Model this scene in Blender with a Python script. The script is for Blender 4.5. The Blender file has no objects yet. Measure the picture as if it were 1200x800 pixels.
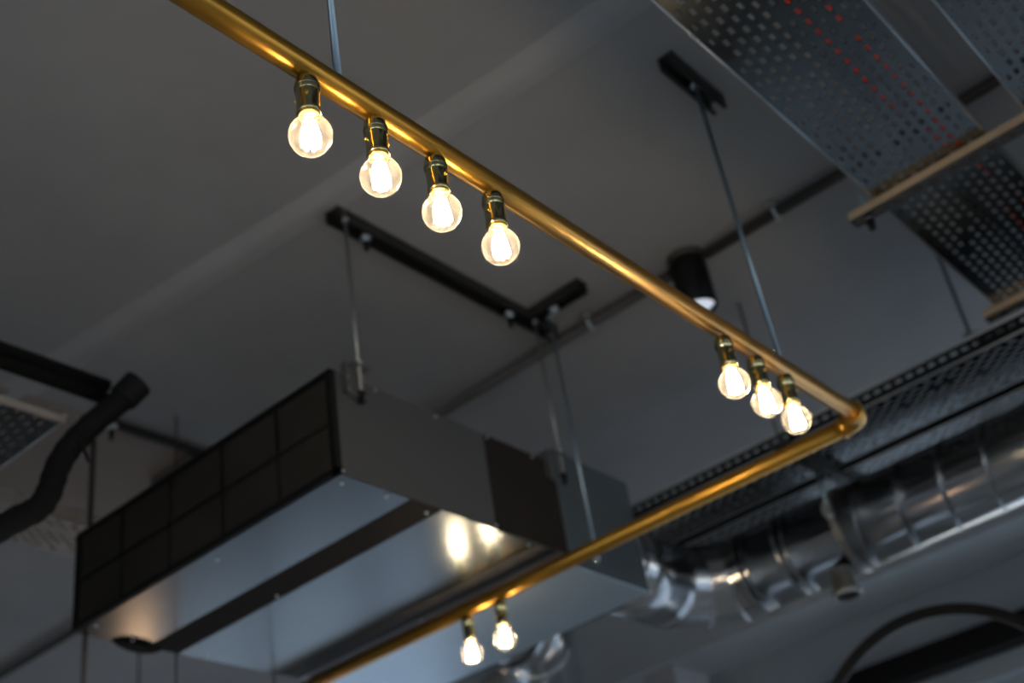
import bpy, bmesh, math, random
from mathutils import Vector, Matrix
random.seed(7)
C = bpy.context.scene.collection
PI = math.pi

# ------------------------------------------------------------------ materials
def mat(name, col, metal=0.0, rough=0.5, bump=0.0, bscale=60.0, vary=0.0, vscale=6.0, spec=0.5, stretch=None, rvary=0.0):
    m = bpy.data.materials.new(name); m.use_nodes = True
    nt = m.node_tree; n = nt.nodes; l = nt.links
    b = n['Principled BSDF']
    b.inputs['Base Color'].default_value = (*col, 1)
    b.inputs['Metallic'].default_value = metal
    b.inputs['Roughness'].default_value = rough
    b.inputs['Specular IOR Level'].default_value = spec
    tc = n.new('ShaderNodeTexCoord'); mp = n.new('ShaderNodeMapping')
    l.new(tc.outputs['Object'], mp.inputs['Vector'])
    if stretch: mp.inputs['Scale'].default_value = stretch
    if vary or rvary:
        no = n.new('ShaderNodeTexNoise'); no.inputs['Scale'].default_value = vscale
        no.inputs['Detail'].default_value = 6; no.inputs['Roughness'].default_value = 0.6
        l.new(mp.outputs['Vector'], no.inputs['Vector'])
        if vary:
            mr = n.new('ShaderNodeMapRange'); mr.inputs['To Min'].default_value = 1 - vary; mr.inputs['To Max'].default_value = 1 + vary
            mr.inputs['From Min'].default_value = .25; mr.inputs['From Max'].default_value = .75
            l.new(no.outputs['Fac'], mr.inputs['Value'])
            mx = n.new('ShaderNodeVectorMath'); mx.operation = 'SCALE'; mx.inputs[0].default_value = col
            l.new(mr.outputs[0], mx.inputs['Scale']); l.new(mx.outputs['Vector'], b.inputs['Base Color'])
        if rvary:
            mr = n.new('ShaderNodeMapRange'); mr.inputs['To Min'].default_value = max(0, rough - rvary); mr.inputs['To Max'].default_value = rough + rvary
            mr.inputs['From Min'].default_value = .25; mr.inputs['From Max'].default_value = .75
            l.new(no.outputs['Fac'], mr.inputs['Value']); l.new(mr.outputs[0], b.inputs['Roughness'])
    if bump:
        nb = n.new('ShaderNodeTexNoise'); nb.inputs['Scale'].default_value = bscale; nb.inputs['Detail'].default_value = 5
        l.new(mp.outputs['Vector'], nb.inputs['Vector'])
        bp = n.new('ShaderNodeBump'); bp.inputs['Strength'].default_value = bump; bp.inputs['Distance'].default_value = .004
        l.new(nb.outputs['Fac'], bp.inputs['Height']); l.new(bp.outputs['Normal'], b.inputs['Normal'])
    return m

def emis(name, col, s):
    m = bpy.data.materials.new(name); m.use_nodes = True
    nt = m.node_tree; nt.nodes.clear()
    e = nt.nodes.new('ShaderNodeEmission'); e.inputs['Color'].default_value = (*col, 1); e.inputs['Strength'].default_value = s
    o = nt.nodes.new('ShaderNodeOutputMaterial'); nt.links.new(e.outputs[0], o.inputs[0])
    return m

def thin_glass(name, tint, haze, hazecol, ior=1.5):
    """thin-walled clear glass: see-through, a Fresnel reflection, and a faint haze standing in for the filament glow"""
    m = bpy.data.materials.new(name); m.use_nodes = True
    nt = m.node_tree; nt.nodes.clear(); n = nt.nodes.new; l = nt.links.new
    o = n('ShaderNodeOutputMaterial'); t = n('ShaderNodeBsdfTransparent'); t.inputs['Color'].default_value = (*tint, 1)
    g = n('ShaderNodeBsdfGlossy'); g.inputs['Roughness'].default_value = .03
    fa = n('ShaderNodeLayerWeight'); fa.inputs['Blend'].default_value = .5      # Schlick reflectance, the same from both sides
    po = n('ShaderNodeMath'); po.operation = 'POWER'; po.inputs[1].default_value = 5; l(fa.outputs['Facing'], po.inputs[0])
    f = n('ShaderNodeMath'); f.operation = 'MULTIPLY_ADD'; f.inputs[1].default_value = .92; f.inputs[2].default_value = .05; l(po.outputs[0], f.inputs[0])
    m1 = n('ShaderNodeMixShader'); l(f.outputs[0], m1.inputs[0]); l(t.outputs[0], m1.inputs[1]); l(g.outputs[0], m1.inputs[2])
    if haze:
        tr = n('ShaderNodeBsdfTranslucent'); tr.inputs['Color'].default_value = (*hazecol, 1)  # translucent haze mixed into the glass to imitate the cream glow
        lw = n('ShaderNodeLayerWeight'); lw.inputs['Blend'].default_value = .35
        mr = n('ShaderNodeMapRange'); mr.inputs['To Min'].default_value = haze * .6; mr.inputs['To Max'].default_value = haze * 2.2
        no = n('ShaderNodeTexNoise'); no.inputs['Scale'].default_value = 90; no.inputs['Detail'].default_value = 4
        tc = n('ShaderNodeTexCoord'); l(tc.outputs['Object'], no.inputs['Vector'])
        mu = n('ShaderNodeMath'); mu.operation = 'MULTIPLY'
        l(lw.outputs['Facing'], mr.inputs['Value']); l(mr.outputs[0], mu.inputs[0])
        mr2 = n('ShaderNodeMapRange'); mr2.inputs['From Min'].default_value = .35; mr2.inputs['From Max'].default_value = .7
        mr2.inputs['To Min'].default_value = .7; mr2.inputs['To Max'].default_value = 1.4
        l(no.outputs['Fac'], mr2.inputs['Value']); l(mr2.outputs[0], mu.inputs[1])
        m2 = n('ShaderNodeMixShader'); l(mu.outputs[0], m2.inputs[0]); l(m1.outputs[0], m2.inputs[1]); l(tr.outputs[0], m2.inputs[2])
        l(m2.outputs[0], o.inputs[0])
    else:
        l(m1.outputs[0], o.inputs[0])
    return m

CEIL = mat('ceiling_paint', (.31, .302, .295), 0, .62, bump=.25, bscale=14, vary=.13, vscale=1.6, spec=.3)
CEIL2 = mat('pale_ceiling_ridge', (.375, .366, .357), 0, .6, bump=.2, bscale=10, vary=.08, vscale=3, spec=.3)  # slightly paler than the ceiling paint
WALL = mat('wall_paint_blue_grey', (.47, .51, .54), 0, .7, bump=.15, bscale=30, vary=.06)
WALLW = mat('wall_paint_pale', (.45, .45, .44), 0, .7, bump=.15, bscale=30, vary=.06)
WALLD = mat('wall_paint_dark', (.36, .39, .42), 0, .7, bump=.15, bscale=30, vary=.06)
FLOOR = mat('floor_concrete', (.34, .32, .30), 0, .45, bump=.2, bscale=8, vary=.2)
GOLD = mat('satin_gold_pipe', (.40, .205, .030), .85, .31, vary=.05, vscale=20, rvary=.04)
BRASS = mat('aged_brass_socket', (.50, .46, .25), 1, .17, vary=.12, vscale=60, rvary=.06)
BRASSB = mat('bulb_cap_brass', (.85, .55, .12), 1, .28)
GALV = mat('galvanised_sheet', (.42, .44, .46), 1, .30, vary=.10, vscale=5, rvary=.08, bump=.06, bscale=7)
GALVP = mat('galvanised_bottom_plate', (.13, .145, .152), 1, .235, vary=.03, vscale=2)  # slight blue of the reflected daylight is kept in the base colour
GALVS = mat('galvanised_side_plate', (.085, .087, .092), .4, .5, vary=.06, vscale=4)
PLENB = mat('plenum_bottom_daylit', (.46, .56, .64), .95, .40, vary=.05, vscale=4)  # paler, bluer copy of the sheet: reflected daylight put into the colour
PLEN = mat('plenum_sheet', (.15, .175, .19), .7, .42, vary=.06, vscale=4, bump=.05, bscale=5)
DUCT = mat('spiral_duct_zinc', (.42, .43, .44), 1, .18, vary=.06, vscale=3, rvary=.04)
TRAY = mat('cable_tray_zinc', (.058, .062, .061), 1, .22, vary=.2, vscale=5, rvary=.05, bump=.02, bscale=9)
STRUT = mat('strut_channel_zinc', (.22, .22, .215), .8, .40, vary=.15, vscale=15)
RAIL = mat('dull_strut_channel', (.035, .033, .031), .4, .5, vary=.15, vscale=15)
ROD = mat('zinc_rod', (.26, .33, .38), .9, .36)
ROD2 = mat('grey_zinc_rod', (.30, .30, .29), .9, .42)
WARMZ = mat('warm_lit_zinc', (.66, .50, .33), .55, .38, vary=.15, vscale=15)  # zinc with the warm light of the bulbs put into its colour
RIMZ = mat('pale_zinc_rim', (.36, .38, .40), .3, .45, vary=.1, vscale=12)
TRAYW = mat('warm_lit_tray_zinc', (.40, .35, .31), .45, .5, vary=.2, vscale=8)  # lit copy of the tray zinc, warm light put into the colour
BOLT = mat('bolt_zinc', (.60, .63, .64), 1, .33)
BLACK = mat('black_rubber', (.008, .008, .009), 0, .7, spec=.15)
BLACKM = mat('black_powder_coat', (.006, .006, .006), 0, .55, spec=.2)
FOAM = mat('black_foam_insulation', (.007, .0065, .0065), 0, .85, bump=.6, bscale=120, spec=.15)
DARKP = mat('dark_brown_insulation_panel', (.020, .017, .015), 0, .8, spec=.08, vary=.1, vscale=8)
DARKQ = mat('brown_grey_flange', (.085, .070, .066), .5, .42)
DARKG = mat('dark_steel_gap', (.030, .030, .032), .1, .6, spec=.2)
FILT = mat('filter_mesh', (.15, .125, .10), 0, .7, spec=.2, vary=.25, vscale=3)
CONDUIT = mat('grey_conduit', (.060, .055, .050), .2, .5, vary=.15, vscale=8)
REDC = mat('red_cable', (.55, .03, .012), 0, .45)
GREYC = mat('grey_cable', (.22, .24, .26), 0, .5)
WHITEP = mat('white_plastic', (.62, .60, .60), 0, .4)
LENS = emis('spot_lens_lit', (.80, .88, 1.0), .75)
BOXP = mat('grey_plastic_box', (.36, .37, .39), 0, .5)
FRAMEP = mat('window_frame_paint', (.25, .29, .32), 0, .5)
LEAF = mat('leaf_green', (.10, .28, .06), 0, .5, vary=.3, vscale=20)
BARK = mat('bark', (.12, .08, .05), 0, .8, bump=.5)
PAVE = mat('paving', (.34, .37, .41), 0, .8, vary=.1)
FIL = emis('glowing_filament', (1.0, .79, .52), 175.0)
BULBG = thin_glass('clear_bulb_glass', (.99, .97, .93), .019, (1.0, .93, .83))
WING = thin_glass('window_glass', (.93, .96, .97), 0, (1, 1, 1))

# ------------------------------------------------------------------ mesh helpers
def NB(): return bmesh.new()

def box(bm, x0, y0, z0, x1, y1, z1, M=None):
    x0, x1 = min(x0, x1), max(x0, x1); y0, y1 = min(y0, y1), max(y0, y1); z0, z1 = min(z0, z1), max(z0, z1)
    v = [bm.verts.new((x, y, z)) for x in (x0, x1) for y in (y0, y1) for z in (z0, z1)]
    for f in ((0, 1, 3, 2), (4, 6, 7, 5), (0, 4, 5, 1), (2, 3, 7, 6), (0, 2, 6, 4), (1, 5, 7, 3)):
        bm.faces.new([v[i] for i in f])
    if M is not None:
        for q in v: q.co = M @ q.co
    return v

def frames(pts):
    pts = [Vector(p) for p in pts]; out = []
    n = None
    for i, p in enumerate(pts):
        t = (pts[min(i + 1, len(pts) - 1)] - pts[max(i - 1, 0)]).normalized()
        if n is None:
            a = Vector((0, 0, 1)) if abs(t.z) < .9 else Vector((1, 0, 0))
            n = (a - t * a.dot(t)).normalized()
        else:
            n = (n - t * n.dot(t)).normalized()
        out.append((p, t, n, t.cross(n)))
    return out

def tube(bm, pts, r, seg=16, caps=True, rs=None):
    fr = frames(pts); rings = []
    for k, (p, t, n, b) in enumerate(fr):
        rr = rs[k] if rs else r
        rings.append([bm.verts.new(p + (n * math.cos(a) + b * math.sin(a)) * rr) for a in [2 * PI * i / seg for i in range(seg)]])
    for a, b in zip(rings, rings[1:]):
        for i in range(seg):
            f = bm.faces.new((a[i], a[(i + 1) % seg], b[(i + 1) % seg], b[i])); f.smooth = True
    if caps:
        bm.faces.new(rings[0][::-1]); bm.faces.new(rings[-1])
    return rings

def cyl(bm, p0, p1, r, seg=16, r2=None):
    tube(bm, [p0, p1], r, seg, True, [r, r if r2 is None else r2])

def lathe(bm, prof, seg=32, M=None, smooth=True):
    rings = []
    for r, z in prof:
        if r < 1e-6: rings.append([bm.verts.new((0, 0, z))])
        else: rings.append([bm.verts.new((r * math.cos(2 * PI * i / seg), r * math.sin(2 * PI * i / seg), z)) for i in range(seg)])
    fs = []
    for a, b in zip(rings, rings[1:]):
        for i in range(seg):
            j = (i + 1) % seg
            if len(a) == 1 and len(b) == 1: continue
            if len(a) == 1: f = bm.faces.new((a[0], b[j], b[i]))
            elif len(b) == 1: f = bm.faces.new((a[i], a[j], b[0]))
            else: f = bm.faces.new((a[i], a[j], b[j], b[i]))
            f.smooth = smooth
    if M is not None:
        for rg in rings:
            for v in rg: v.co = M @ v.co

def torus(bm, c, ax, R, r, seg=48, s2=10, a0=0, a1=2 * PI):
    c = Vector(c); ax = Vector(ax).normalized(); u = ax.orthogonal().normalized(); w = ax.cross(u)
    n = seg; closed = abs(a1 - a0 - 2 * PI) < 1e-6
    rings = []
    for k in range(n if closed else n + 1):
        a = a0 + (a1 - a0) * k / n
        d = u * math.cos(a) + w * math.sin(a)
        rings.append([bm.verts.new(c + d * (R + r * math.cos(b)) + ax * (r * math.sin(b))) for b in [2 * PI * i / s2 for i in range(s2)]])
    m = len(rings)
    for k in range(m if closed else m - 1):
        A = rings[k]; B = rings[(k + 1) % m]
        for i in range(s2):
            f = bm.faces.new((A[i], B[i], B[(i + 1) % s2], A[(i + 1) % s2])); f.smooth = True

def hexnut(bm, p, r, h, axis='z'):
    p = Vector(p)
    q = p + {'z': Vector((0, 0, h)), 'x': Vector((h, 0, 0)), 'y': Vector((0, h, 0))}[axis]
    tube(bm, [p, q], r, 6)
    for f in bm.faces[-8:] if False else []: f.smooth = False

def perf(bm, x0, x1, y0, y1, z, rows, along='x', skip=None):
    """perforated sheet in the plane z; slots run along 'along'; rows = (width, pitch, slot_len, slot_wid, offset)"""
    def V(a, b): return bm.verts.new((a, b, z) if along == 'x' else (b, a, z))
    A0, A1, B0, B1 = (x0, x1, y0, y1) if along == 'x' else (y0, y1, x0, x1)
    tot = sum(r[0] for r in rows); sc = (B1 - B0) / tot; b = B0
    for (w, p, sl, sw, off) in rows:
        w *= sc; nb = b + w
        if not p:
            bm.faces.new((V(A0, b), V(A1, b), V(A1, nb), V(A0, nb)))
        else:
            edges = [A0]; a = A0 + off * p
            if off: edges.append(a)
            while a + p < A1 - 1e-6: a += p; edges.append(a)
            edges.append(A1)
            for e0, e1 in zip(edges, edges[1:]):
                if e1 - e0 < p * .99 or (skip and skip()):
                    bm.faces.new((V(e0, b), V(e1, b), V(e1, nb), V(e0, nb))); continue
                ca, cb = (e0 + e1) / 2, (b + nb) / 2
                o = [V(e0, b), V(e1, b), V(e1, nb), V(e0, nb)]
                i = [V(ca - sl / 2, cb - sw / 2), V(ca + sl / 2, cb - sw / 2), V(ca + sl / 2, cb + sw / 2), V(ca - sl / 2, cb + sw / 2)]
                for k in range(4):
                    bm.faces.new((o[k], o[(k + 1) % 4], i[(k + 1) % 4], i[k]))
        b = nb

# ------------------------------------------------------------------ object helpers
def tag(o, label=None, cat=None, group=None, kind=None):
    if label: o['label'] = label
    if cat: o['category'] = cat
    if group: o['group'] = group
    if kind: o['kind'] = kind
    return o

def thing(name, label, cat, loc=(0, 0, 0), group=None):
    o = bpy.data.objects.new(name, None); C.objects.link(o); o.location = loc; o.empty_display_size = .05
    return tag(o, label, cat, group)

def rootloc(o):
    v = Vector((0, 0, 0))
    while o is not None: v += o.location; o = o.parent
    return v

def obj(name, bm, m, parent=None, local=False, bevel=0.0, solid=0.0, auto=40, keep=False, label=None):
    """link bm as one object. World coordinates unless local."""
    bmesh.ops.recalc_face_normals(bm, faces=bm.faces[:])
    if not keep and not local:
        cs = [v.co for v in bm.verts]
        c = Vector([(min(q[i] for q in cs) + max(q[i] for q in cs)) / 2 for i in range(3)])
        bmesh.ops.translate(bm, verts=bm.verts[:], vec=-c)
    else: c = Vector((0, 0, 0))
    me = bpy.data.meshes.new(name); bm.to_mesh(me); bm.free()
    me.materials.append(m)
    o = bpy.data.objects.new(name, me); C.objects.link(o)
    if parent is not None:
        o.parent = parent
        o.location = c if local else c - rootloc(parent)
        if keep and not local: o.location = -rootloc(parent)
    else: o.location = c
    if solid:
        s = o.modifiers.new('thickness', 'SOLIDIFY'); s.thickness = solid; s.offset = 0
    if bevel:
        b = o.modifiers.new('bevel', 'BEVEL'); b.width = bevel; b.segments = 2; b.limit_method = 'ANGLE'; b.angle_limit = math.radians(40)
    if label: o['label'] = label
    return o

def struct(name, bm, m, **k):
    o = obj(name, bm, m, **k); o['kind'] = 'structure'; return o

def dup(root, loc, label=None, group=None):
    r = root.copy(); C.objects.link(r); r.location = loc
    if label: r['label'] = label
    if group: r['group'] = group
    for ch in list(root.children):
        c = ch.copy(); C.objects.link(c); c.parent = r
        for g in ch.children:
            d = g.copy(); C.objects.link(d); d.parent = c
    return r

# ------------------------------------------------------------------ camera
ZC = 3.775
CAMZ = 1.6
f_px = 1499.35
R0 = Vector((0.65439606, 0.74252597, -0.14290198)); R1 = Vector((0.33494872, -0.45408398, -0.82560105)); R2 = Vector((0.67791973, -0.49240524, 0.54585889))
cd = bpy.data.cameras.new('camera'); cam = bpy.data.objects.new('camera', cd); C.objects.link(cam)
M = Matrix(((R0[0], -R1[0], -R2[0], 0), (R0[1], -R1[1], -R2[1], 0), (R0[2], -R1[2], -R2[2], CAMZ), (0, 0, 0, 1)))
cam.matrix_world = M
cd.sensor_width = 36; cd.lens = f_px / 1200 * 36; cd.clip_start = .02; cd.clip_end = 200
cd.dof.use_dof = True; cd.dof.focus_distance = 1.84; cd.dof.aperture_fstop = 2.5
bpy.context.scene.camera = cam

# ------------------------------------------------------------------ room
XW, XB, YL, YR = 5.2, -3.5, -8.0, 3.0      # front wall, back wall, left wall, right wall
bm = NB(); box(bm, XB - .2, YL - .2, ZC, XW + .2, YR + .2, ZC + .2); struct('ceiling', bm, CEIL)
bm = NB(); box(bm, XB - .2, YL - .2, -.2, XW + .2, YR + .2, 0); struct('floor', bm, FLOOR)
# windows: (y0, y1, z0, z1) in the front wall
WINS = [(-7.4, -4.15, .35, 2.75), (-2.36, 1.2, .35, 3.0)]
def wall(name, m, ax, pos, th, u0, u1, wins):
    """wall in the plane ax = pos, thickness th, from u0 to u1, with window openings (u0, u1, z0, z1)"""
    bm = NB()
    def B(a, b, z0, z1):
        if ax == 'x': box(bm, pos, a, z0, pos + th, b, z1)
        else: box(bm, a, pos, z0, b, pos + th, z1)
    u = u0
    for (a, b, z0, z1) in wins:
        B(u, a, 0, ZC); B(a, b, 0, z0); B(a, b, z1, ZC); u = b
    B(u, u1, 0, ZC); struct(name, bm, m)
BWINS_FILL = [(-2.2, 2.2, .5, 3.1)]  # unseen back window, added to let in more daylight
RWINS_FILL = [(-2.6, .6, .5, 3.1), (1.3, 4.3, .5, 3.1)]  # unseen right-wall windows, added for more fill daylight
wall('wall_front', WALLD, 'x', XW, .2, YL, YR, WINS)
wall('wall_back', WALLW, 'x', XB, -.2, YL, YR, BWINS_FILL)
wall('wall_right', WALLW, 'y', YR, .2, XB - .2, XW + .2, RWINS_FILL)
wall('wall_left', WALLD, 'y', YL, -.2, XB - .2, XW + .2, [])
bm = NB(); box(bm, 4.82, -3.45, 3.44, XW, YR, ZC); struct('trim_1', bm, WALL, bevel=.004)        # bulkhead beam above the windows
bm = NB(); box(bm, 4.70, -4.10, 0, XW, -3.45, ZC); struct('trim_2', bm, WALLD, bevel=.004)        # column
ALLW = [('x', XW, w, 1) for w in WINS] + [('x', XB, w, -1) for w in BWINS_FILL] + [('y', YR, w, 1) for w in RWINS_FILL]
for k, (ax, pos, (a, b, z0, z1), sg) in enumerate(ALLW):
    w = thing('window_%d' % (k + 1), None, None, (pos + .1 * sg, (a + b) / 2, z0) if ax == 'x' else ((a + b) / 2, pos + .1 * sg, z0)); w['kind'] = 'structure'  # those in the back and right walls are added for fill light
    def B(bm, d0, u0, w0, d1, u1, w1):
        if ax == 'x': box(bm, pos + sg * d0, u0, w0, pos + sg * d1, u1, w1)
        else: box(bm, u0, pos + sg * d0, w0, u1, pos + sg * d1, w1)
    bm = NB()
    B(bm, .06, a, z0, .14, a + .07, z1); B(bm, .06, b - .07, z0, .14, b, z1)
    B(bm, .06, a, z0, .14, b, z0 + .07); B(bm, .06, a, z1 - .06, .14, b, z1)
    for i in (1, 2):
        y = a + (b - a) * i / 3; B(bm, .06, y - .03, z0, .14, y + .03, z1)
    obj('window_frame', bm, FRAMEP, w)
    bm = NB(); B(bm, .095, a + .05, z0 + .05, .101, b - .05, z1 - .04); obj('window_pane', bm, WING, w)
# casing strip over the window and the black blind cassette above it
bm = NB(); box(bm, 5.165, -2.50, 3.0, XW - .001, 1.3, 3.085); struct('trim_3', bm, FRAMEP, bevel=.003)
t = thing('blind_cassette', 'long black blind housing over the window, behind the black hoop', 'blind', (5.14, -.5, 3.09))
bm = NB(); box(bm, 5.08, -2.25, 3.088, XW - .002, 1.25, 3.20); obj('housing', bm, BLACKM, t, bevel=.008)
bm = NB(); box(bm, 5.10, -2.42, 3.15, XW - .002, -2.252, 3.195); obj('end_bracket', bm, BLACKM, t, bevel=.004)

# ceiling: a shallow ridge running across, paler than the slab, with feathered edges
bm = NB()
prof = [(-.055, 0), (-.034, -.003), (-.013, -.008), (.013, -.008), (.034, -.003), (.055, 0)]
def ridgeline(pts):
    rows = []
    for (x, y) in pts: rows.append([bm.verts.new((x + p, y, ZC + q - .0002)) for p, q in prof])
    for a, b in zip(rows, rows[1:]):
        for i in range(len(prof) - 1):
            f = bm.faces.new((a[i], a[i + 1], b[i + 1], b[i])); f.smooth = True
ridgeline([(1.60, -4.0), (1.70, -2.75), (1.80, -1.85), (1.86, -1.1), (1.90, -.2)])
struct('trim_4', bm, CEIL2)
bm = NB(); box(bm, -.4, -3.62, ZC - .006, 2.37, -3.045, ZC + .001); struct('trim_5', bm, mat('brown_ceiling_area', (.27, .215, .18), 0, .7, vary=.08, vscale=4), bevel=.002)  # thin slab, browner than the ceiling around it

# outside: paving and a leafy tree seen blurred through the window
bm = NB(); box(bm, -20, -22, -.45, 24, 20, -.25); struct('ground', bm, PAVE)
def tree(x, y, h, r, label):
    t = thing('tree', label, 'tree', (x, y, -.05), 'trees outside the window')
    bm = NB(); tube(bm, [(x, y, -.05), (x + .05, y, h * .4), (x, y + .05, h * .75)], .1, 10, rs=[.13, .09, .05]); obj('trunk', bm, BARK, t)
    bm = NB()
    for i in range(1500):
        d = Vector((random.gauss(0, 1), random.gauss(0, 1), random.gauss(0, 1))).normalized() * r * random.random() ** .4
        c = Vector((x, y, h * .78)) + Vector((d.x, d.y, d.z * 1.2))
        u = Vector((random.gauss(0, 1), random.gauss(0, 1), random.gauss(0, 1))).normalized(); w = u.orthogonal().normalized()
        s = random.uniform(.05, .09)
        q = [c - u * s, c + w * s * .5, c + u * s, c - w * s * .5]
        bm.faces.new([bm.verts.new(k) for k in q])
    obj('foliage', bm, LEAF, t)
tree(8.2, -2.1, 4.6, 1.1, 'leafy green tree outside the window at the lower right corner')

# ------------------------------------------------------------------ gold pipe fixture
PZ, PY, PX2, PR = 2.930, -.92, 2.553, .0195
t = thing('pendant_pipe_frame', 'satin gold pipe light frame bent at a right angle, carrying the glowing bulbs', 'light fixture', (PX2, PY, PZ))
bm = NB(); tube(bm, [(-.35, PY, PZ), (1.0, PY, PZ), (2.515, PY, PZ)], PR, 40); obj('long_pipe', bm, GOLD, t)
bm = NB(); tube(bm, [(PX2, PY - .038, PZ), (PX2, -2.2, PZ), (PX2, -3.55, PZ)], PR, 40); obj('short_pipe', bm, GOLD, t)
bm = NB()
pts = [(2.505, PY, PZ)] + [(PX2 - .035 + .035 * math.sin(a), PY - .035 + .035 * math.cos(a), PZ) for a in [PI / 2 * i / 10 for i in range(11)]] + [(PX2, PY - .048, PZ)]
tube(bm, pts, PR + .0022, 36); obj('elbow', bm, GOLD, t)
bm = NB(); tube(bm, [(2.497, PY, PZ), (2.512, PY, PZ)], PR + .0055, 36); obj('elbow_collar', bm, GOLD, t, bevel=.0015)
bm = NB(); tube(bm, [(PX2, PY - .042, PZ), (PX2, PY - .057, PZ)], PR + .0055, 36); obj('elbow_collar', bm, GOLD, t, bevel=.0015)

# the rods that carry the frame
def rod(name, label, p, z0, z1, r, m, cat='rod', group=None, nuts=(), tip=None, top=None):
    t = thing(name, label, cat, (p[0], p[1], z1), group)
    q0 = (p[0], p[1], z0); q1 = (top[0], top[1], z1) if top else (p[0], p[1], z1)
    bm = NB(); cyl(bm, q0, q1, r, 14); obj('shaft', bm, m, t)
    for z in nuts:
        bm = NB(); hexnut(bm, (p[0], p[1], z - r * 1.0), r * 2.3, r * 2.0); obj('nut', bm, BOLT, t)
    if tip is not None:
        bm = NB(); cyl(bm, (p[0], p[1], tip - .016), (p[0], p[1], tip + .012), r * 1.7, 12, r * 2.4); obj('end_cap', bm, BLACK, t, label='black rubber end cap')
    return t
rod('suspension_rod', 'blue-grey rod rising off the gold pipe beside the nearest bulb', (.957, PY), PZ + PR - .002, ZC, .0060, ROD)
rod('suspension_rod', 'slim blue-grey rod from a short ceiling channel to the pipe by the three bulbs', (2.196, PY), PZ + PR - .002, ZC - .004, .0055, ROD, nuts=(3.752,))

# ------------------------------------------------------------------ bulbs and sockets
def make_socket(label):
    t = thing('lamp_socket', label, 'lamp socket', (0, 0, 0))
    bm = NB()
    lathe(bm, [(0, .106), (.010, .106), (.0155, .103), (.0172, .097), (.0178, .090), (.0178, .080), (.0168, .0785), (.0165, .077)], 36)
    obj('cap', bm, BRASS, t, local=True)
    bm = NB()
    lathe(bm, [(.0165, .0775), (.0165, .046), (.0172, .044), (.0172, .040), (.0160, .0385), (.0150, .0385), (.0150, .0775)], 36)
    obj('shell', bm, BRASS, t, local=True)
    bm = NB()
    lathe(bm, [(.0180, .089), (.0187, .0875), (.0180, .086)], 36)
    obj('ring', bm, BRASS, t, local=True)
    for a in (2.2, 3.9, 5.4):
        bm = NB()
        c = Vector((math.cos(a) * .0160, math.sin(a) * .0160, .066)); d = Vector((math.cos(a), math.sin(a), 0))
        cyl(bm, c, c + d * .0028, .0026, 12); obj('screw', bm, BRASSB, t, local=True)
    return t
def make_bulb(label):
    t = thing('light_bulb', label, 'light bulb', (0, 0, 0))
    bm = NB()
    prof = []
    for i in range(25):
        a = -PI / 2 + (PI * .80) * i / 24
        prof.append((max(.030 * math.cos(a), 0 if i == 0 else .0001), .030 * math.sin(a)))
    prof += [(.0162, .0285), (.0152, .0320), (.0148, .0370)]
    prof = [p for i, p in enumerate(prof) if not (i < 25 and p[1] > .0255)]
    lathe(bm, prof, 48); obj('glass_globe', bm, BULBG, t, local=True)
    bm = NB(); lathe(bm, [(.0130, .046), (.0149, .045), (.0152, .0385), (.0158, .0365), (.0152, .0345), (.0148, .0340)], 32); obj('screw_base', bm, BRASSB, t, local=True)
    bm = NB()
    lathe(bm, [(.006, .038), (.0055, .030), (.0035, .024), (.0030, .016), (0, .015)], 16); obj('stem', bm, BULBG, t, local=True)
    fo = None
    bm = NB()
    for k in range(8):
        a = 2 * PI * k / 8 + .3; b = a + .5
        p0 = Vector((.0075 * math.cos(a), .0075 * math.sin(a), .022)); p1 = Vector((.0120 * math.cos(b), .0120 * math.sin(b), -.017))
        tube(bm, [p0, (p0 + p1) / 2 + Vector((.0015 * math.cos(a), .0015 * math.sin(a), 0)), p1], .0020, 8)
    obj('filament', bm, FIL, t, local=True)
    return t
XB1 = [.894, 1.024, 1.149, 1.280]; XB2 = [1.953, 2.072, 2.188]
spots = []
words = ['nearest and largest, on the upper left of the gold pipe', 'second down the gold pipe from the upper left', 'third down the gold pipe from the upper left', 'fourth down the gold pipe, last of four']
for x, w in zip(XB1, words): spots.append(((x, PY, 2.803), w))
words = ['of the corner three, the one by the black spotlight', 'middle one of the three near the pipe corner', 'lowest of three, nearest the gold pipe corner']
for x, w in zip(XB2, words): spots.append(((x, PY, 2.802), w))
spots.append(((PX2, -2.043, 2.805), 'right-hand one of the two at the bottom edge'))
spots.append(((PX2, -2.163, 2.805), 'left-hand one of the two at the bottom edge'))
s0 = b0 = None
for i, (p, w) in enumerate(spots):
    g = ('row of four near bulbs' if i < 4 else 'three bulbs by the corner' if i < 7 else 'two bulbs at the bottom')
    lb = 'glowing clear bulb, ' + w
    ls = 'brass socket over the bulb: ' + w
    if s0 is None:
        s0 = make_socket(ls); b0 = make_bulb(lb); s0.location = p; b0.location = p; s0['group'] = 'brass sockets under the gold pipe'; b0['group'] = g
        rts = (s0, b0)
    else:
        s = dup(s0, p, ls, 'brass sockets under the gold pipe'); b = dup(b0, p, lb, g)
        rts = (s, b)
    for q in rts: q.rotation_euler[2] = [0.2, 1.3, 2.4, .9, 3.0, 4.1, 5.0, .5, 1.9][i]

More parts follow.
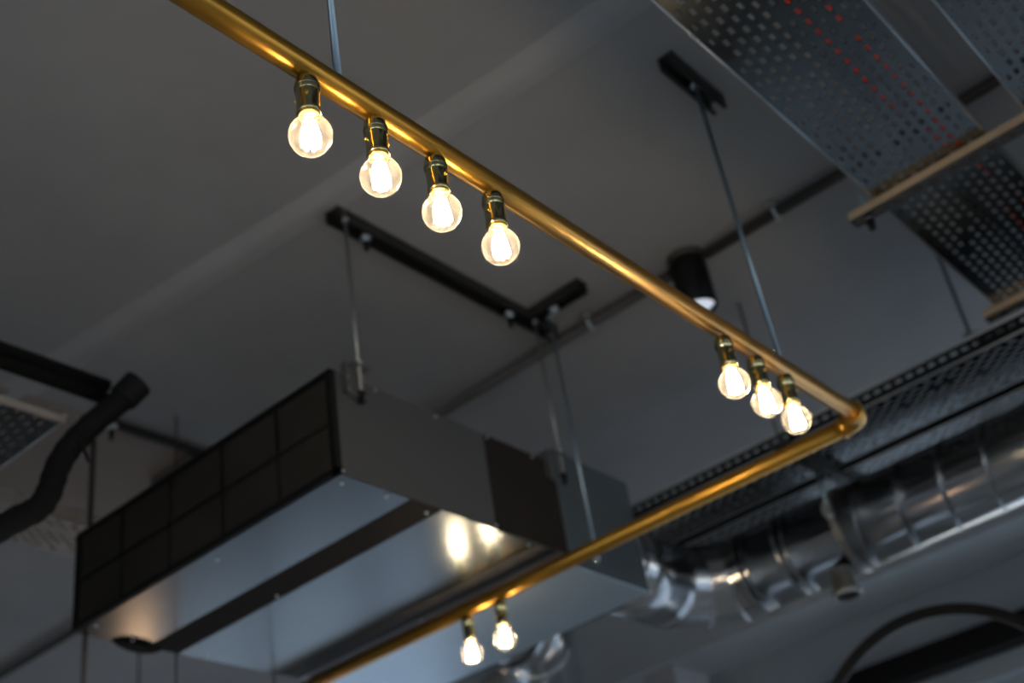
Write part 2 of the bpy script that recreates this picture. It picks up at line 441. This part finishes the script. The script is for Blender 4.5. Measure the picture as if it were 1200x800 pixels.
# ------------------------------------------------------------------ strut channels on the ceiling
def channel(name, label, p0, p1, m, z1=ZC, w=.041, h=.041, bolts=(), up=False, group=None):
    """slotted C channel between two points in plan, open side down (or slotted back down if up)"""
    p0 = Vector((p0[0], p0[1], 0)); p1 = Vector((p1[0], p1[1], 0)); L = (p1 - p0).length; ang = math.atan2(p1.y - p0.y, p1.x - p0.x)
    T = Matrix.Translation((p0.x, p0.y, z1 - h)) @ Matrix.Rotation(ang, 4, 'Z')
    mid = (p0 + p1) / 2
    t = thing(name, label, 'strut channel', (mid.x, mid.y, z1 - h), group)
    bm = NB(); th = .0025
    box(bm, 0, -w / 2, 0, L, -w / 2 + th, h, T); box(bm, 0, w / 2 - th, 0, L, w / 2, h, T)
    if not up:
        box(bm, 0, -w / 2, h - th, L, w / 2, h, T)
        box(bm, 0, -w / 2, 0, L, -w / 2 + .0095, th, T); box(bm, 0, w / 2 - .0095, 0, L, w / 2, th, T)
        box(bm, 0, -w / 2 + .0075, 0, L, -w / 2 + .0095, .008, T); box(bm, 0, w / 2 - .0095, 0, L, w / 2 - .0075, .008, T)
    obj('channel', bm, m, t)
    if up:
        bm = NB(); perf(bm, 0, L, -w / 2, w / 2, 0, [(.014, 0, 0, 0, 0), (.013, .05, .028, .011, 0), (.014, 0, 0, 0, 0)])
        for v in bm.verts: v.co = T @ v.co
        obj('slotted_face', bm, RAIL, t, solid=.0022)  # underside given a dark metal as the channel's shaded face
    for (s, drop) in bolts:
        q = T @ Vector((s, 0, 0)); bm = NB()
        cyl(bm, (q.x, q.y, z1 - h - .004), (q.x, q.y, z1 - h + .004), .016, 20)
        hexnut(bm, (q.x, q.y, z1 - h - .014), .011, .011); obj('washer_and_nut', bm, BOLT, t)
        if drop:
            bm = NB(); cyl(bm, (q.x, q.y, z1 - h - drop), (q.x, q.y, z1 - h - .012), .0065, 12, .009); obj('end_cap', bm, BLACK, t, label='black rubber end cap')
    return t
channel('strut_channel', 'short dark channel on the ceiling holding the rod beside the perforated tray', (2.075, -.922), (2.305, -.922), RAIL)
channel('strut_channel', 'long dark channel on the ceiling above the air handler side', (1.835, -1.835), (2.745, -1.835), RAIL, bolts=((.12, .04), (.70, .045)))
channel('strut_channel', 'short dark crosswise channel at the far end of the long ceiling channel', (2.625, -1.62), (2.625, -1.813), RAIL, bolts=((.115, 0),))
channel('strut_channel', 'slim dark channel on the ceiling edging the brown area behind the black hose', (1.93, -3.03), (2.36, -3.03), RAIL, w=.022, h=.022, bolts=((.06, .05),))
channel('strut_channel', 'short slotted channel on the ceiling just above the grille edge', (2.33, -3.28), (2.33, -3.052), STRUT, bolts=((.05, 0), (.13, 0)))

# conduit across the ceiling with saddles
t = thing('ceiling_conduit', 'dark grey conduit running diagonally across the ceiling behind the spotlight', 'conduit', (2.79, -2, 3.74))
for ya, yb in ((-7.9, -1.416), (-1.294, 1.5)):
    bm = NB(); tube(bm, [(2.79, ya, 3.748), (2.79, (ya + yb) / 2, 3.748), (2.79, yb, 3.748)], .0165, 18); obj('pipe', bm, CONDUIT, t)
for y in (-4.3, -2.65, -1.72, -1.05):
    bm = NB(); torus(bm, (2.79, y, 3.748), (0, 1, 0), .0185, .005, 28, 8); box(bm, 2.755, y - .010, 3.756, 2.825, y + .010, 3.772)
    hexnut(bm, (2.79, y, 3.722), .009, .010); obj('saddle_clamp', bm, BOLT if y > -2 else CONDUIT, t)

# spotlight
SX, SY = 2.79, -1.355
t = thing('cylinder_spotlight', 'matt black cylinder spotlight on the ceiling behind the gold pipe', 'spotlight', (SX, SY, ZC))
T = Matrix.Translation((SX, SY, 0))
bm = NB()
lathe(bm, [(0, 3.758), (.040, 3.758), (.050, 3.753), (.0535, 3.745), (.0535, 3.597), (.050, 3.592), (.046, 3.592), (.046, 3.607), (0, 3.607)], 40, T); obj('housing', bm, BLACKM, t)
bm = NB(); lathe(bm, [(.0455, 3.606), (.032, 3.596), (.015, 3.591), (0, 3.590)], 32, T); obj('lens', bm, LENS, t, label='pale lit lens')
bm = NB(); lathe(bm, [(0, ZC - .001), (.058, ZC - .001), (.058, 3.760), (.040, 3.7585), (0, 3.7585)], 32, T); obj('ceiling_mount', bm, CONDUIT, t, label='grey ceiling mount')

# smoke detector at the top edge
t = thing('smoke_detector', 'white round ceiling detector cut off by the top edge', 'smoke detector', (1.38, -1.20, ZC))
T = Matrix.Translation((1.38, -1.20, 0))
bm = NB(); lathe(bm, [(0, ZC - .001), (.056, ZC - .001), (.056, ZC - .015), (.050, ZC - .018)], 36, T); obj('base', bm, WHITEP, t)
bm = NB(); lathe(bm, [(.048, ZC - .016), (.047, ZC - .028), (.036, ZC - .038), (.020, ZC - .044), (0, ZC - .045)], 36, T); obj('dome', bm, WHITEP, t)

# ------------------------------------------------------------------ air handler
HX0, HX1, HY1, HY0, HZ0, HZ1 = 1.787, 2.608, -1.832, -2.868, 2.975, 3.255
t = thing('air_handler', 'flat metal air handling unit hung from the ceiling, black grille at its end', 'air handler', ((HX0 + HX1) / 2, (HY0 + HY1) / 2, HZ0))
bm = NB(); box(bm, HX0 + .012, HY0 + .003, HZ0 + .003, HX1 - .002, HY1 - .003, HZ1 - .002); obj('casing', bm, DARKG, t)
bm = NB(); box(bm, HX0 + .012, HY1 - .003, HZ0 + .001, 2.322, HY1, HZ1)
box(bm, HX0 + .012, HY1 - .02, HZ1 - .001, 2.322, HY1, HZ1 + .001)
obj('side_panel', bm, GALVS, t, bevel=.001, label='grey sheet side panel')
bm = NB(); box(bm, 2.324, HY1 - .003, HZ0, HX1, HY1 + .001, HZ1); obj('end_panel', bm, DARKP, t, bevel=.001, label='dark brown side panel')
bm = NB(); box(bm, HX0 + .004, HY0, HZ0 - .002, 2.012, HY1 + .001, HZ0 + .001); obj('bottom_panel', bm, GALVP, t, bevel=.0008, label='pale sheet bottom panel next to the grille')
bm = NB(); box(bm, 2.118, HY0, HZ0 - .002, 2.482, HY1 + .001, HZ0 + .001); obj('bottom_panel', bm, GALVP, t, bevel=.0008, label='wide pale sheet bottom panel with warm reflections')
bm = NB(); box(bm, 2.013, HY0, HZ0 - .001, 2.117, HY1, HZ0 + .002); obj('bottom_strip', bm, DARKP, t, label='dark brown strip between the pale panels')
bm = NB(); box(bm, 2.483, HY0, HZ0 - .001, 2.553, HY1, HZ0 + .002); obj('bottom_strip', bm, DARKG, t, label='dark grey strip behind the wide panel')
bm = NB(); box(bm, 2.554, HY0, HZ0 - .004, HX1, HY1 + .001, HZ0 + .001); obj('flange', bm, DARKQ, t, bevel=.001, label='brown grey flange')
# grille
fr = NB(); fw = .019
box(fr, HX0 - .006, HY0, HZ0, HX0 + .011, HY1 + .001, HZ0 + fw); box(fr, HX0 - .006, HY0, HZ1 - fw * .6, HX0 + .011, HY1 + .001, HZ1)
box(fr, HX0 - .006, HY0, HZ0, HX0 + .011, HY0 + fw * .6, HZ1); box(fr, HX0 - .006, HY1 - .016, HZ0, HX0 + .011, HY1 + .001, HZ1)
g = obj('filter_grille', fr, BLACKM, t, bevel=.0012, label='black framed intake grille')
bars = NB()
gy = [-2.656, -2.450, -2.240, -2.030]
for y in gy: cyl(bars, (HX0 - .003, y, HZ0 + .01), (HX0 - .003, y, HZ1 - .01), .0028, 8)
cyl(bars, (HX0 - .003, HY0 + .01, 3.112), (HX0 - .003, HY1 - .01, 3.112), .0028, 8)
obj('guard_wire', bars, BLACKM, g)
# fine perforated filter screen: real thin wires over a brown filter pad
bm = NB(); box(bm, HX0 + .006, HY0 + .008, HZ0 + .01, HX0 + .010, HY1 - .012, HZ1 - .008); obj('filter_pad', bm, FILT, g)
bm = NB()
y = HY0 + .015
while y < HY1 - .016:
    box(bm, HX0 + .0015, y, HZ0 + .012, HX0 + .0030, y + .0016, HZ1 - .008); y += .0085
z = HZ0 + .022
while z < HZ1 - .01:
    box(bm, HX0 + .0015, HY0 + .010, z, HX0 + .0030, HY1 - .014, z + .0014); z += .0085
obj('screen', bm, BLACKM, g)
# screws
def screw(p, ax, par):
    p = Vector(p); d = Vector(ax); bm = NB()
    cyl(bm, p - d * .001, p + d * .0035, .0048, 10, .003); obj('screw', bm, BOLT, par)
for p in ((2.14, HY1, 3.245), (1.93, HY1, 3.247), (2.335, HY1 + .001, 3.247), (2.52, HY1 + .001, 3.246), (1.80, HY1, 2.985), (2.32, HY1, 2.986)): screw(p, (0, 1, 0), t)
for p in ((1.82, -1.86), (1.83, -2.32), (1.81, -2.80), (1.95, -1.85), (2.095, -1.86), (2.10, -2.42), (2.57, -2.35), (2.46, -1.845), (2.35, -1.845), (1.95, -2.84), (2.2, -2.85)): screw((p[0], p[1], HZ0 - .002), (0, 0, -1), t)
# bracket: L plate with slot, on the side
def bracket(x, par, s=1):
    bm = NB()
    y = HY1
    box(bm, x - .045, y, 3.195, x + .030, y + .002, 3.282)          # plate on the side
    box(bm, x - .045, y, 3.195, x - .042, y + .020, 3.282)
    box(bm, x - .045, y, 3.195, x + .030, y + .020, 3.198)
    box(bm, x - .030, y, 3.278, x + .030, y + .030, 3.284)
    b = obj('hanger_bracket', bm, STRUT, par, bevel=.0008)
    for q in ((x - .028, 3.25), (x - .028, 3.215)):
        m = NB(); cyl(m, (q[0], y + .001, q[1]), (q[0], y + .006, q[1]), .0045, 10); obj('rivet', m, BOLT, b)
bracket(1.863, t); bracket(2.618, t)
# sagging drain lip at the far bottom edge
bm = NB()
pts = [(1.90 + .16 * i / 8, HY0 + .004, HZ0 - .004 - .020 * math.sin(PI * i / 8) ** .7) for i in range(9)]
for a, b in zip(pts, pts[1:]):
    va = [bm.verts.new(a), bm.verts.new(b), bm.verts.new((b[0], b[1], HZ0 - .001)), bm.verts.new((a[0], a[1], HZ0 - .001))]
    bm.faces.new(va)
bmesh.ops.remove_doubles(bm, verts=bm.verts[:], dist=1e-5)
obj('drain_lip', bm, BLACK, t, solid=.006)

rod('threaded_rod', 'grey rod from the long ceiling channel down to the bracket by the grille corner', (1.863, HY1 + .017), 3.205, ZC - .004, .0045, ROD2, nuts=(3.292, 3.735), tip=3.195)
rod('threaded_rod', 'thin grey rod dropping to the rear bracket of the air handler', (2.630, HY1 + .018), 3.215, ZC - .004, .0040, ROD2, nuts=(3.292, 3.735), tip=3.205)
rod('threaded_rod', 'longer pale rod passing in front of the blue-grey duct box', (2.640, -1.765), 2.93, ZC - .004, .0045, ROD, nuts=(3.728, 2.945))
rod('threaded_rod', 'dark rod hanging in front of the perforated tray, left of the black grille', (1.842, HY0 - .030), 2.30, 3.60, .0085, CONDUIT)
rod('hanging_cable', 'thin dark cable hanging below the unit near the bottom left', (2.14, -2.905), 2.1, ZC, .0035, CONDUIT, cat='cable')
rod('hanging_cable', 'thin dark cable hanging below the unit, right of the other', (2.50, -2.91), 2.1, ZC, .0030, CONDUIT, cat='cable')

# ------------------------------------------------------------------ plenum box and round ducts
t = thing('duct_plenum', 'blue-grey sheet metal duct box behind the air handler, feeding the round ducts', 'duct box', (2.80, -2.35, 2.952))
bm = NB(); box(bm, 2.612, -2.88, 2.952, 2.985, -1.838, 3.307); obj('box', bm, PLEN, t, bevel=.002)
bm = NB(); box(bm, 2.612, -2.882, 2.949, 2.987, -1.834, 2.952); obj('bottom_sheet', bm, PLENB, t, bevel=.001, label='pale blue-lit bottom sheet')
bm = NB(); box(bm, 2.610, -1.837, 2.955, 2.632, -1.826, 3.30); obj('flange', bm, PLEN, t, bevel=.001)
bm = NB(); cyl(bm, (2.622, -1.826, 2.972), (2.622, -1.816, 2.972), .008, 12); obj('corner_bolt', bm, BRASSB, t)

DR, DZ, DX = .130, 3.085, 3.46
def ring(bm, p, ax, R, w, h, seg=64):
    """a flat hoop lying on a round duct: outer band smooth, edges crisp"""
    p = Vector(p); ax = Vector(ax).normalized(); u = ax.orthogonal().normalized(); v = ax.cross(u)
    def circ(off, rad): return [bm.verts.new(p + ax * off + (u * math.cos(2 * PI * i / seg) + v * math.sin(2 * PI * i / seg)) * rad) for i in range(seg)]
    for (o1, r1, o2, r2, sm) in ((-w / 2, R - .001, -w / 2, R + h, False), (-w / 2, R + h, w / 2, R + h, True), (w / 2, R + h, w / 2, R - .001, False)):
        A = circ(o1, r1); B = circ(o2, r2)
        for i in range(seg):
            f = bm.faces.new((A[i], A[(i + 1) % seg], B[(i + 1) % seg], B[i])); f.smooth = sm
t = thing('spiral_duct', 'large shiny round duct leaving the duct box and running to the right', 'air duct', (DX, -1.2, DZ - DR))
Y0 = -1.965; RB = .220; xa = DX - RB
bm = NB(); tube(bm, [(2.986, Y0, DZ), (xa, Y0, DZ)], DR, 56); obj('spigot', bm, DUCT, t)
bm = NB(); ring(bm, (3.005, Y0, DZ), (1, 0, 0), DR, .010, .006); obj('spigot_ring', bm, DUCT, t)
n = 3; cols = []
gores = NB()
ang_ = [PI / 2 * i / n for i in range(n + 1)]
pp = [(xa + RB * math.sin(a), Y0 + RB - RB * math.cos(a), DZ) for a in ang_]
# segmented elbow: straight gores joined at mitres
fr = [(Vector(p), Vector((math.cos(a), math.sin(a), 0))) for p, a in zip(pp, ang_)]
tang = RB / math.cos(PI / 4 / n)
mid = [(xa + tang * math.sin(PI / 2 * (i + .5) / n), Y0 + RB - tang * math.cos(PI / 2 * (i + .5) / n), DZ) for i in range(n)]
path = [(xa, Y0, DZ)] + mid + [(DX, Y0 + RB, DZ)]
P = [Vector(p) for p in path]
rings = []
seg = 56
for k, p in enumerate(P):
    if k == 0: tn = Vector((1, 0, 0))
    elif k == len(P) - 1: tn = Vector((0, 1, 0))
    else: tn = ((P[k] - P[k - 1]).normalized() + (P[k + 1] - P[k]).normalized()).normalized()
    side = Vector((0, 0, 1)).cross(tn)
    ext = 1.0 if k in (0, len(P) - 1) else 1 / math.cos(PI / 4 / n)
    rings.append([gores.verts.new(p + side * math.cos(2 * PI * i / seg) * DR * ext + Vector((0, 0, 1)) * math.sin(2 * PI * i / seg) * DR) for i in range(seg)])
for k, (a, b) in enumerate(zip(rings, rings[1:])):
    a2 = [gores.verts.new(v.co) for v in a]; b2 = [gores.verts.new(v.co) for v in b]
    for i in range(seg):
        f = gores.faces.new((a2[i], a2[(i + 1) % seg], b2[(i + 1) % seg], b2[i])); f.smooth = True
for rg in rings:
    for v in rg: gores.verts.remove(v)
el = obj('elbow', gores, DUCT, t)
for k in range(1, len(P) - 1):
    tn = ((P[k] - P[k - 1]).normalized() + (P[k + 1] - P[k]).normalized()).normalized()
    bm = NB(); torus(bm, P[k], tn, DR + .002, .0035, 56, 8); obj('seam', bm, DUCT, el)
YS = Y0 + RB
bm = NB(); tube(bm, [(DX, YS, DZ), (DX, .5, DZ), (DX, 2.4, DZ)], DR - .001, 64)
pipe = obj('straight_pipe', bm, DUCT, t)
# helical lock seam
bm = NB(); pts = []; pitch = .135; turns = (2.4 - YS - .36) / pitch; N = int(turns * 40)
for i in range(N + 1):
    a = -2 * PI * i / 40; pts.append((DX + (DR) * math.cos(a), YS + .36 + pitch * i / 40, DZ + (DR) * math.sin(a)))
tube(bm, pts, .0019, 6); obj('spiral_seam', bm, DUCT, pipe)
for y, w, h in ((YS + .012, .014, .004), (YS + .040, .006, .002), (YS + .155, .010, .002), (YS + .185, .006, .0018)):
    bm = NB(); ring(bm, (DX, y, DZ), (0, 1, 0), DR, w, h); obj('joint_ring', bm, DUCT, t)
# hanger strap with rod
HYs = -1.385
t2 = thing('duct_hanger', 'strap clamp and thin rod holding the round duct behind the gold pipe corner', 'duct hanger', (DX, HYs, DZ - DR))
bm = NB(); ring(bm, (DX, HYs, DZ), (0, 1, 0), DR, .022, .0045); obj('strap', bm, STRUT, t2)
bm = NB(); cyl(bm, (3.318, HYs, DZ + .02), (3.318, HYs, 3.254), .005, 10); obj('rod', bm, ROD, t2)
bm = NB(); box(bm, 3.305, HYs - .014, DZ + .01, 3.330, HYs + .014, DZ + .04); hexnut(bm, (3.318, HYs, DZ + .04), .012, .012); hexnut(bm, (3.318, HYs, DZ - .002), .012, .010); obj('clamp_bolt', bm, BOLT, t2)
# small vent nozzle under the duct
NX, NYv = 3.415, -1.445
t = thing('duct_nozzle', 'short round grey nozzle pointing down under the round duct', 'nozzle', (NX, NYv, 2.87))
T = Matrix.Translation((NX, NYv, 0))
bm = NB(); lathe(bm, [(.034, 2.966), (.036, 2.905), (.043, 2.900), (.043, 2.882), (.038, 2.880), (.036, 2.895), (.028, 2.966)], 32, T); obj('body', bm, STRUT, t)
bm = NB(); lathe(bm, [(.036, 2.893), (.020, 2.897), (0, 2.897)], 28, T); obj('disc', bm, DARKQ, t)
bm = NB(); lathe(bm, [(.024, 2.889), (.030, 2.885), (.030, 2.889)], 28, T); obj('rim', bm, BLACK, t)

# second duct below plenum far end, turning away
t = thing('round_duct', 'smaller shiny duct elbow under the pale duct box at the bottom edge', 'air duct', (3.2, -2.45, 2.8))
Y2 = -2.42; D2 = .118; Z2 = 3.075; R2_ = .20
bm = NB()
tube(bm, [(2.986, Y2, Z2), (3.10, Y2, Z2)], D2, 48); obj('spigot', bm, DUCT, t)
bm = NB(); path = [(3.10 + R2_ * math.sin(a), Y2 - R2_ + R2_ * math.cos(a), Z2) for a in [PI / 2 * i / 6 for i in range(7)]]
tube(bm, path + [(3.10 + R2_, Y2 - .9, Z2)], D2, 48); obj('elbow', bm, DUCT, t)
for k in (1, 3, 5):
    a = PI / 2 * k / 6
    bm = NB(); torus(bm, path[k], (math.cos(a), -math.sin(a), 0), D2 + .001, .0035, 48, 8); obj('seam', bm, DUCT, t)
bm = NB(); ring(bm, (3.085, Y2, Z2), (1, 0, 0), D2, .018, .008); obj('joint_ring', bm, DUCT, t)

# ------------------------------------------------------------------ cable trays
def tray(name, label, x0, x1, y0, y1, z, lip, along='x', m=TRAY, rows=None, lipslots=False, group='perforated cable trays'):
    t = thing(name, label, 'cable tray', ((x0 + x1) / 2, (y0 + y1) / 2, z), group)
    if rows is None:
        rows = [(.010, 0, 0, 0, 0), (.016, .062, .020, .007, 0)]
        for k in range(10): rows.append((.0248, .042, .022, .0098, .5 * (k % 2)))
        rows += [(.016, .062, .020, .007, .5), (.010, 0, 0, 0, 0)]
    bm = NB(); perf(bm, x0, x1, y0, y1, z, rows, along, skip=lambda: random.random() < .04); obj('perforated_base', bm, m, t, solid=.0014)
    for s in (0, 1):
        bm = NB()
        if along == 'x':
            y = (y0, y1)[s]; d = 1 if s else -1
            if lipslots: 
                perf(bm, x0, x1, 0, lip, 0, [(1, 0, 0, 0, 0), (1, .045, .026, lip * .22, 0), (1, 0, 0, 0, 0)])
                for v in bm.verts: v.co = Vector((v.co.x, y, z + v.co.y))
            else:
                vs = [bm.verts.new(q) for q in ((x0, y, z), (x1, y, z), (x1, y, z + lip), (x0, y, z + lip))]; bm.faces.new(vs)
            obj('side_rail', bm, m, t, solid=.0016)
            bm = NB(); cyl(bm, (x0, y, z + lip), (x1, y, z + lip), .0025, 8); cyl(bm, (x0, y, z), (x1, y, z), .0030, 8)
            obj('rolled_rim', bm, GALV, t)
        else:
            x = (x0, x1)[s]
            if lipslots:
                perf(bm, y0, y1, 0, lip, 0, [(1, 0, 0, 0, 0), (1.2, .034, .020, lip * .2, 0), (1, 0, 0, 0, 0)])
                for v in bm.verts: v.co = Vector((x, v.co.x, z + v.co.y))
            else:
                vs = [bm.verts.new(q) for q in ((x, y0, z), (x, y1, z), (x, y1, z + lip), (x, y0, z + lip))]; bm.faces.new(vs)
            obj('side_rail', bm, m, t, solid=.0016)
            bm = NB(); box(bm, x - .002, y0, z + lip - .010, x + .010, y1, z + lip); cyl(bm, (x, y0, z), (x, y1, z), .0026, 8)
            obj('rolled_rim', bm, RIMZ, t)
    return t
TZ = 3.50
tray('cable_tray', 'wide perforated metal cable tray crossing the upper right, red cables showing through', .9, 3.42, -.735, -.435, TZ, .020)
tray('cable_tray', 'perforated metal cable tray cut off by the top right corner', .9, 3.6, -.335, -.035, TZ, .020)
tray('cable_tray', 'near tray of the two behind the gold pipe corner, with a slotted side rail', 3.18, 3.44, -2.90, 1.6, 3.285, .055, 'y', lipslots=True)
tray('cable_tray', 'tray just above the big round duct with a pale upper rail', 3.495, 3.74, -2.90, 1.6, 3.285, .055, 'y')
tt = tray('cable_tray', 'dark perforated tray corner at the left edge under the black pipes', 1.17, 1.465, -4.2, -2.435, 3.30, .022, 'y')
bm = NB(); box(bm, 1.17, -2.437, 3.290, 1.466, -2.428, 3.308); obj('end_rim', bm, TRAYW, tt)
tray('cable_tray', 'small warm-lit perforated tray left of the black grille', .6, 2.9, -3.245, -3.055, 3.40, .045, 'x', m=TRAYW)
# cables lying in the trays
def cable(x0, x1, y, z, r, m, label, amp=.012, along='x'):
    pts = []; ph = random.uniform(0, 6); n = 60
    for i in range(n + 1):
        x = x0 + (x1 - x0) * i / n; w = amp * math.sin(x * 3.1 + ph) + amp * .4 * math.sin(x * 8.3 + ph * 2)
        pts.append((x, y + w, z) if along == 'x' else (y + w, x, z))
    bm = NB(); tube(bm, pts, r, 8); o = obj('cable', bm, m)
    tag(o, label, 'cable', 'cables lying in the trays')
cable(.95, 3.35, -.487, TZ + .0075, .0055, REDC, 'red cable glimpsed through the slots along the right side of the wide tray')
cable(.95, 3.35, -.535, TZ + .0065, .0045, REDC, 'thinner red cable second from the right side of the wide tray', .020)
cable(.95, 3.35, -.580, TZ + .0085, .0065, BLACK, 'black cable in the middle of the wide tray', .010)
cable(.95, 3.35, -.615, TZ + .0085, .0065, GREYC, 'grey cable in the wide tray next to the black one', .008)
cable(.95, 3.35, -.715, TZ + .0075, .0055, BLACK, 'black cable along the left edge of the wide tray', .004)

for yy, lb in ((-3.20, 'black cable in the small warm-lit tray, farther from the hose'), (-3.11, 'black cable in the small warm-lit tray, nearer the hose')):
    cable(.7, 2.8, yy, 3.42, .016, BLACK, lb, .010)

# carrying channels under the upper trays
channel('strut_channel', 'shiny warm-lit slotted channel under the wide perforated tray', (2.640, -.812), (2.640, .35), WARMZ, z1=TZ - .004, w=.041, h=.024, up=True)
channel('strut_channel', 'warm-lit channel under the far end of the wide tray at the right edge', (3.385, -.775), (3.385, .35), WARMZ, z1=TZ - .004, w=.041, h=.026, up=True)
channel('strut_channel', 'pale slotted channel set askew at the right edge', (3.400, -.862), (3.87, -.10), STRUT, z1=3.468, w=.041, h=.024, up=True)
rod('threaded_rod', 'dark rod with capped nut at the end of the shiny channel', (2.640, -.770), 3.452, ZC, .0050, ROD, nuts=(3.462,), tip=3.447)
rod('threaded_rod', 'thin dark rod dropping to the askew channel near the right edge', (3.425, -.842), 3.42, ZC, .0050, RAIL, nuts=(3.438,), tip=3.420)
# trapeze carrying the two lower trays
channel('strut_channel', 'dark trapeze channel crossing under the two trays behind the gold pipe', (3.09, -1.385), (3.80, -1.385), RAIL, z1=3.279, w=.041, h=.024, up=True)
rod('threaded_rod', 'faint thin rod behind the bulbs holding the trapeze channel end', (3.125, -1.385), 3.24, ZC, .0040, CONDUIT, nuts=(3.245,), tip=3.238)

# ------------------------------------------------------------------ black pipes and hose at left
MM = M.to_3x3()
def at(px, py, d):
    v = Vector(((px - 600) / f_px, -(py - 400) / f_px, -1.0)) * d
    return M @ v
t = thing('insulated_pipe_pair', 'pair of black insulated pipes entering from the left edge', 'pipe', at(60, 440, 3.05))
for dz, dy in ((.024, 0), (-.020, .006)):
    a = Vector((1.56, -2.40 + dy, 3.392 + dz)); b = Vector((.2, -2.40 + dy, 3.392 + dz))
    bm = NB(); tube(bm, [a, (a + b) / 2, b], .0165, 16); obj('pipe', bm, FOAM, t)
t = thing('insulated_hose', 'thick black foam-wrapped hose bending down at the left edge', 'hose', at(155, 456, 3.1))
pts = [at(156, 455, 3.16), at(135, 475, 3.13), at(108, 497, 3.09), at(83, 522, 3.05), at(67, 548, 3.01), at(58, 575, 2.97), at(45, 595, 2.93), at(20, 608, 2.88), at(-20, 632, 2.8), at(-80, 680, 2.7)]
sm = []
for i in range(len(pts) - 1):
    p0 = pts[max(i - 1, 0)]; p1 = pts[i]; p2 = pts[i + 1]; p3 = pts[min(i + 2, len(pts) - 1)]
    for k in range(6):
        u = k / 6; sm.append(.5 * ((2 * p1) + (p2 - p0) * u + (2 * p0 - 5 * p1 + 4 * p2 - p3) * u * u + (-p0 + 3 * p1 - 3 * p2 + p3) * u ** 3))
sm.append(pts[-1])
bm = NB(); tube(bm, sm, .030, 24, rs=[.030 + .0012 * math.sin(i * 1.7) for i in range(len(sm))]); obj('foam_sleeve', bm, FOAM, t)
d = (sm[0] - sm[3]).normalized()
bm = NB(); cyl(bm, sm[0] - d * .04, sm[0] + d * .022, .0375, 28); obj('end_cap', bm, BLACK, t, bevel=.004)
bm = NB(); q = at(98, 525, 3.06); torus(bm, q, (0.7, .7, .3), .0345, .003, 24, 8); obj('cable_tie', bm, BLACK, t)

# ------------------------------------------------------------------ lower right: black hoop, and wall box
t = thing('hoop_lamp', 'black circular hoop lamp cut off by the bottom right corner', 'lamp', (3.5, -1.318, 2.80))
bm = NB(); torus(bm, (3.5, -1.318, 2.367), (1, 0, 0), .418, .0168, 96, 16); obj('ring', bm, BLACKM, t)
bm = NB(); cyl(bm, (3.5, -1.318, .03), (3.5, -1.318, 1.955), .012, 16); obj('pole', bm, BLACKM, t)
bm = NB(); lathe(bm, [(0, .03), (.17, .028), (.18, .02), (.18, 0), (0, 0)], 40, Matrix.Translation((3.5, -1.318, 0))); obj('foot', bm, BLACKM, t)
t = thing('wall_speaker', 'small grey box on the wall, peeking over the bottom edge', 'speaker', (4.63, -2.80, 3.3))
bm = NB(); box(bm, 4.44, -2.86, 3.08, 4.70, -2.70, 3.283); obj('body', bm, BOXP, t, bevel=.004)
bm = NB(); box(bm, 4.70, -2.81, 3.12, 4.82, -2.75, 3.22); box(bm, 4.79, -2.85, 3.10, 4.8199, -2.71, 3.25); obj('wall_arm', bm, BLACKM, t)
t = thing('pendant_lamp', 'warm pendant lamp outside the frame at the lower left', 'lamp', (2.95, -4.25, ZC))
bm = NB(); cyl(bm, (2.95, -4.25, 2.40), (2.95, -4.25, ZC), .004, 8); obj('cord', bm, BLACK, t)
bm = NB(); T = Matrix.Translation((2.95, -4.25, 0)); lathe(bm, [(0, 2.44), (.018, 2.43), (.022, 2.39), (.022, 2.355), (.018, 2.35), (0, 2.35)], 24, T); obj('holder', bm, BLACKM, t)
bm = NB(); bmesh.ops.create_uvsphere(bm, u_segments=24, v_segments=12, radius=.05, matrix=Matrix.Translation((2.95, -4.25, 2.30))); obj('bulb', bm, emis('pendant_bulb_light', (1, .60, .34), 20.0), t)

# ------------------------------------------------------------------ light: daylight through the front windows and the added unseen ones
w = bpy.data.worlds.new('world'); bpy.context.scene.world = w; w.use_nodes = True
nt = w.node_tree; bg = nt.nodes['Background']
tc = nt.nodes.new('ShaderNodeTexCoord'); sp = nt.nodes.new('ShaderNodeSeparateXYZ'); cr = nt.nodes.new('ShaderNodeValToRGB')
nt.links.new(tc.outputs['Generated'], sp.inputs[0]); nt.links.new(sp.outputs['Z'], cr.inputs[0]); nt.links.new(cr.outputs[0], bg.inputs[0])
e = cr.color_ramp.elements; e[0].position = 0.0; e[0].color = (.66, .66, .655, 1); e[1].position = .6; e[1].color = (.56, .62, .72, 1)
bg.inputs[1].default_value = 4.2
for (ax, pos, (a, b, z0, z1), sg) in ALLW:
    ld = bpy.data.lights.new('window_portal', 'AREA'); ld.shape = 'RECTANGLE'
    ld.size = z1 - z0; ld.size_y = b - a
    ld.cycles.is_portal = True
    o = bpy.data.objects.new('window_portal', ld); C.objects.link(o)
    if ax == 'x':
        o.location = (pos + sg * .16, (a + b) / 2, (z0 + z1) / 2); o.rotation_euler = (0, sg * PI / 2, 0)
    else:
        o.location = ((a + b) / 2, pos + sg * .16, (z0 + z1) / 2); o.matrix_world = Matrix.Translation(o.location) @ Matrix(((0, 1, 0, 0), (0, 0, 1, 0), (1, 0, 0, 0), (0, 0, 0, 1)))
sc = bpy.context.scene
sc.view_settings.view_transform = 'Standard'; sc.view_settings.look = 'None'
sc.view_settings.gamma = 1; sc.view_settings.use_curve_mapping = False
sc.view_settings.exposure = 0.0
sc.cycles.use_denoising = True
sc.cycles.max_bounces = 8; sc.cycles.diffuse_bounces = 4; sc.cycles.glossy_bounces = 5; sc.cycles.transparent_max_bounces = 16
sc.cycles.sample_clamp_indirect = 40
sc.cycles.use_light_tree = True
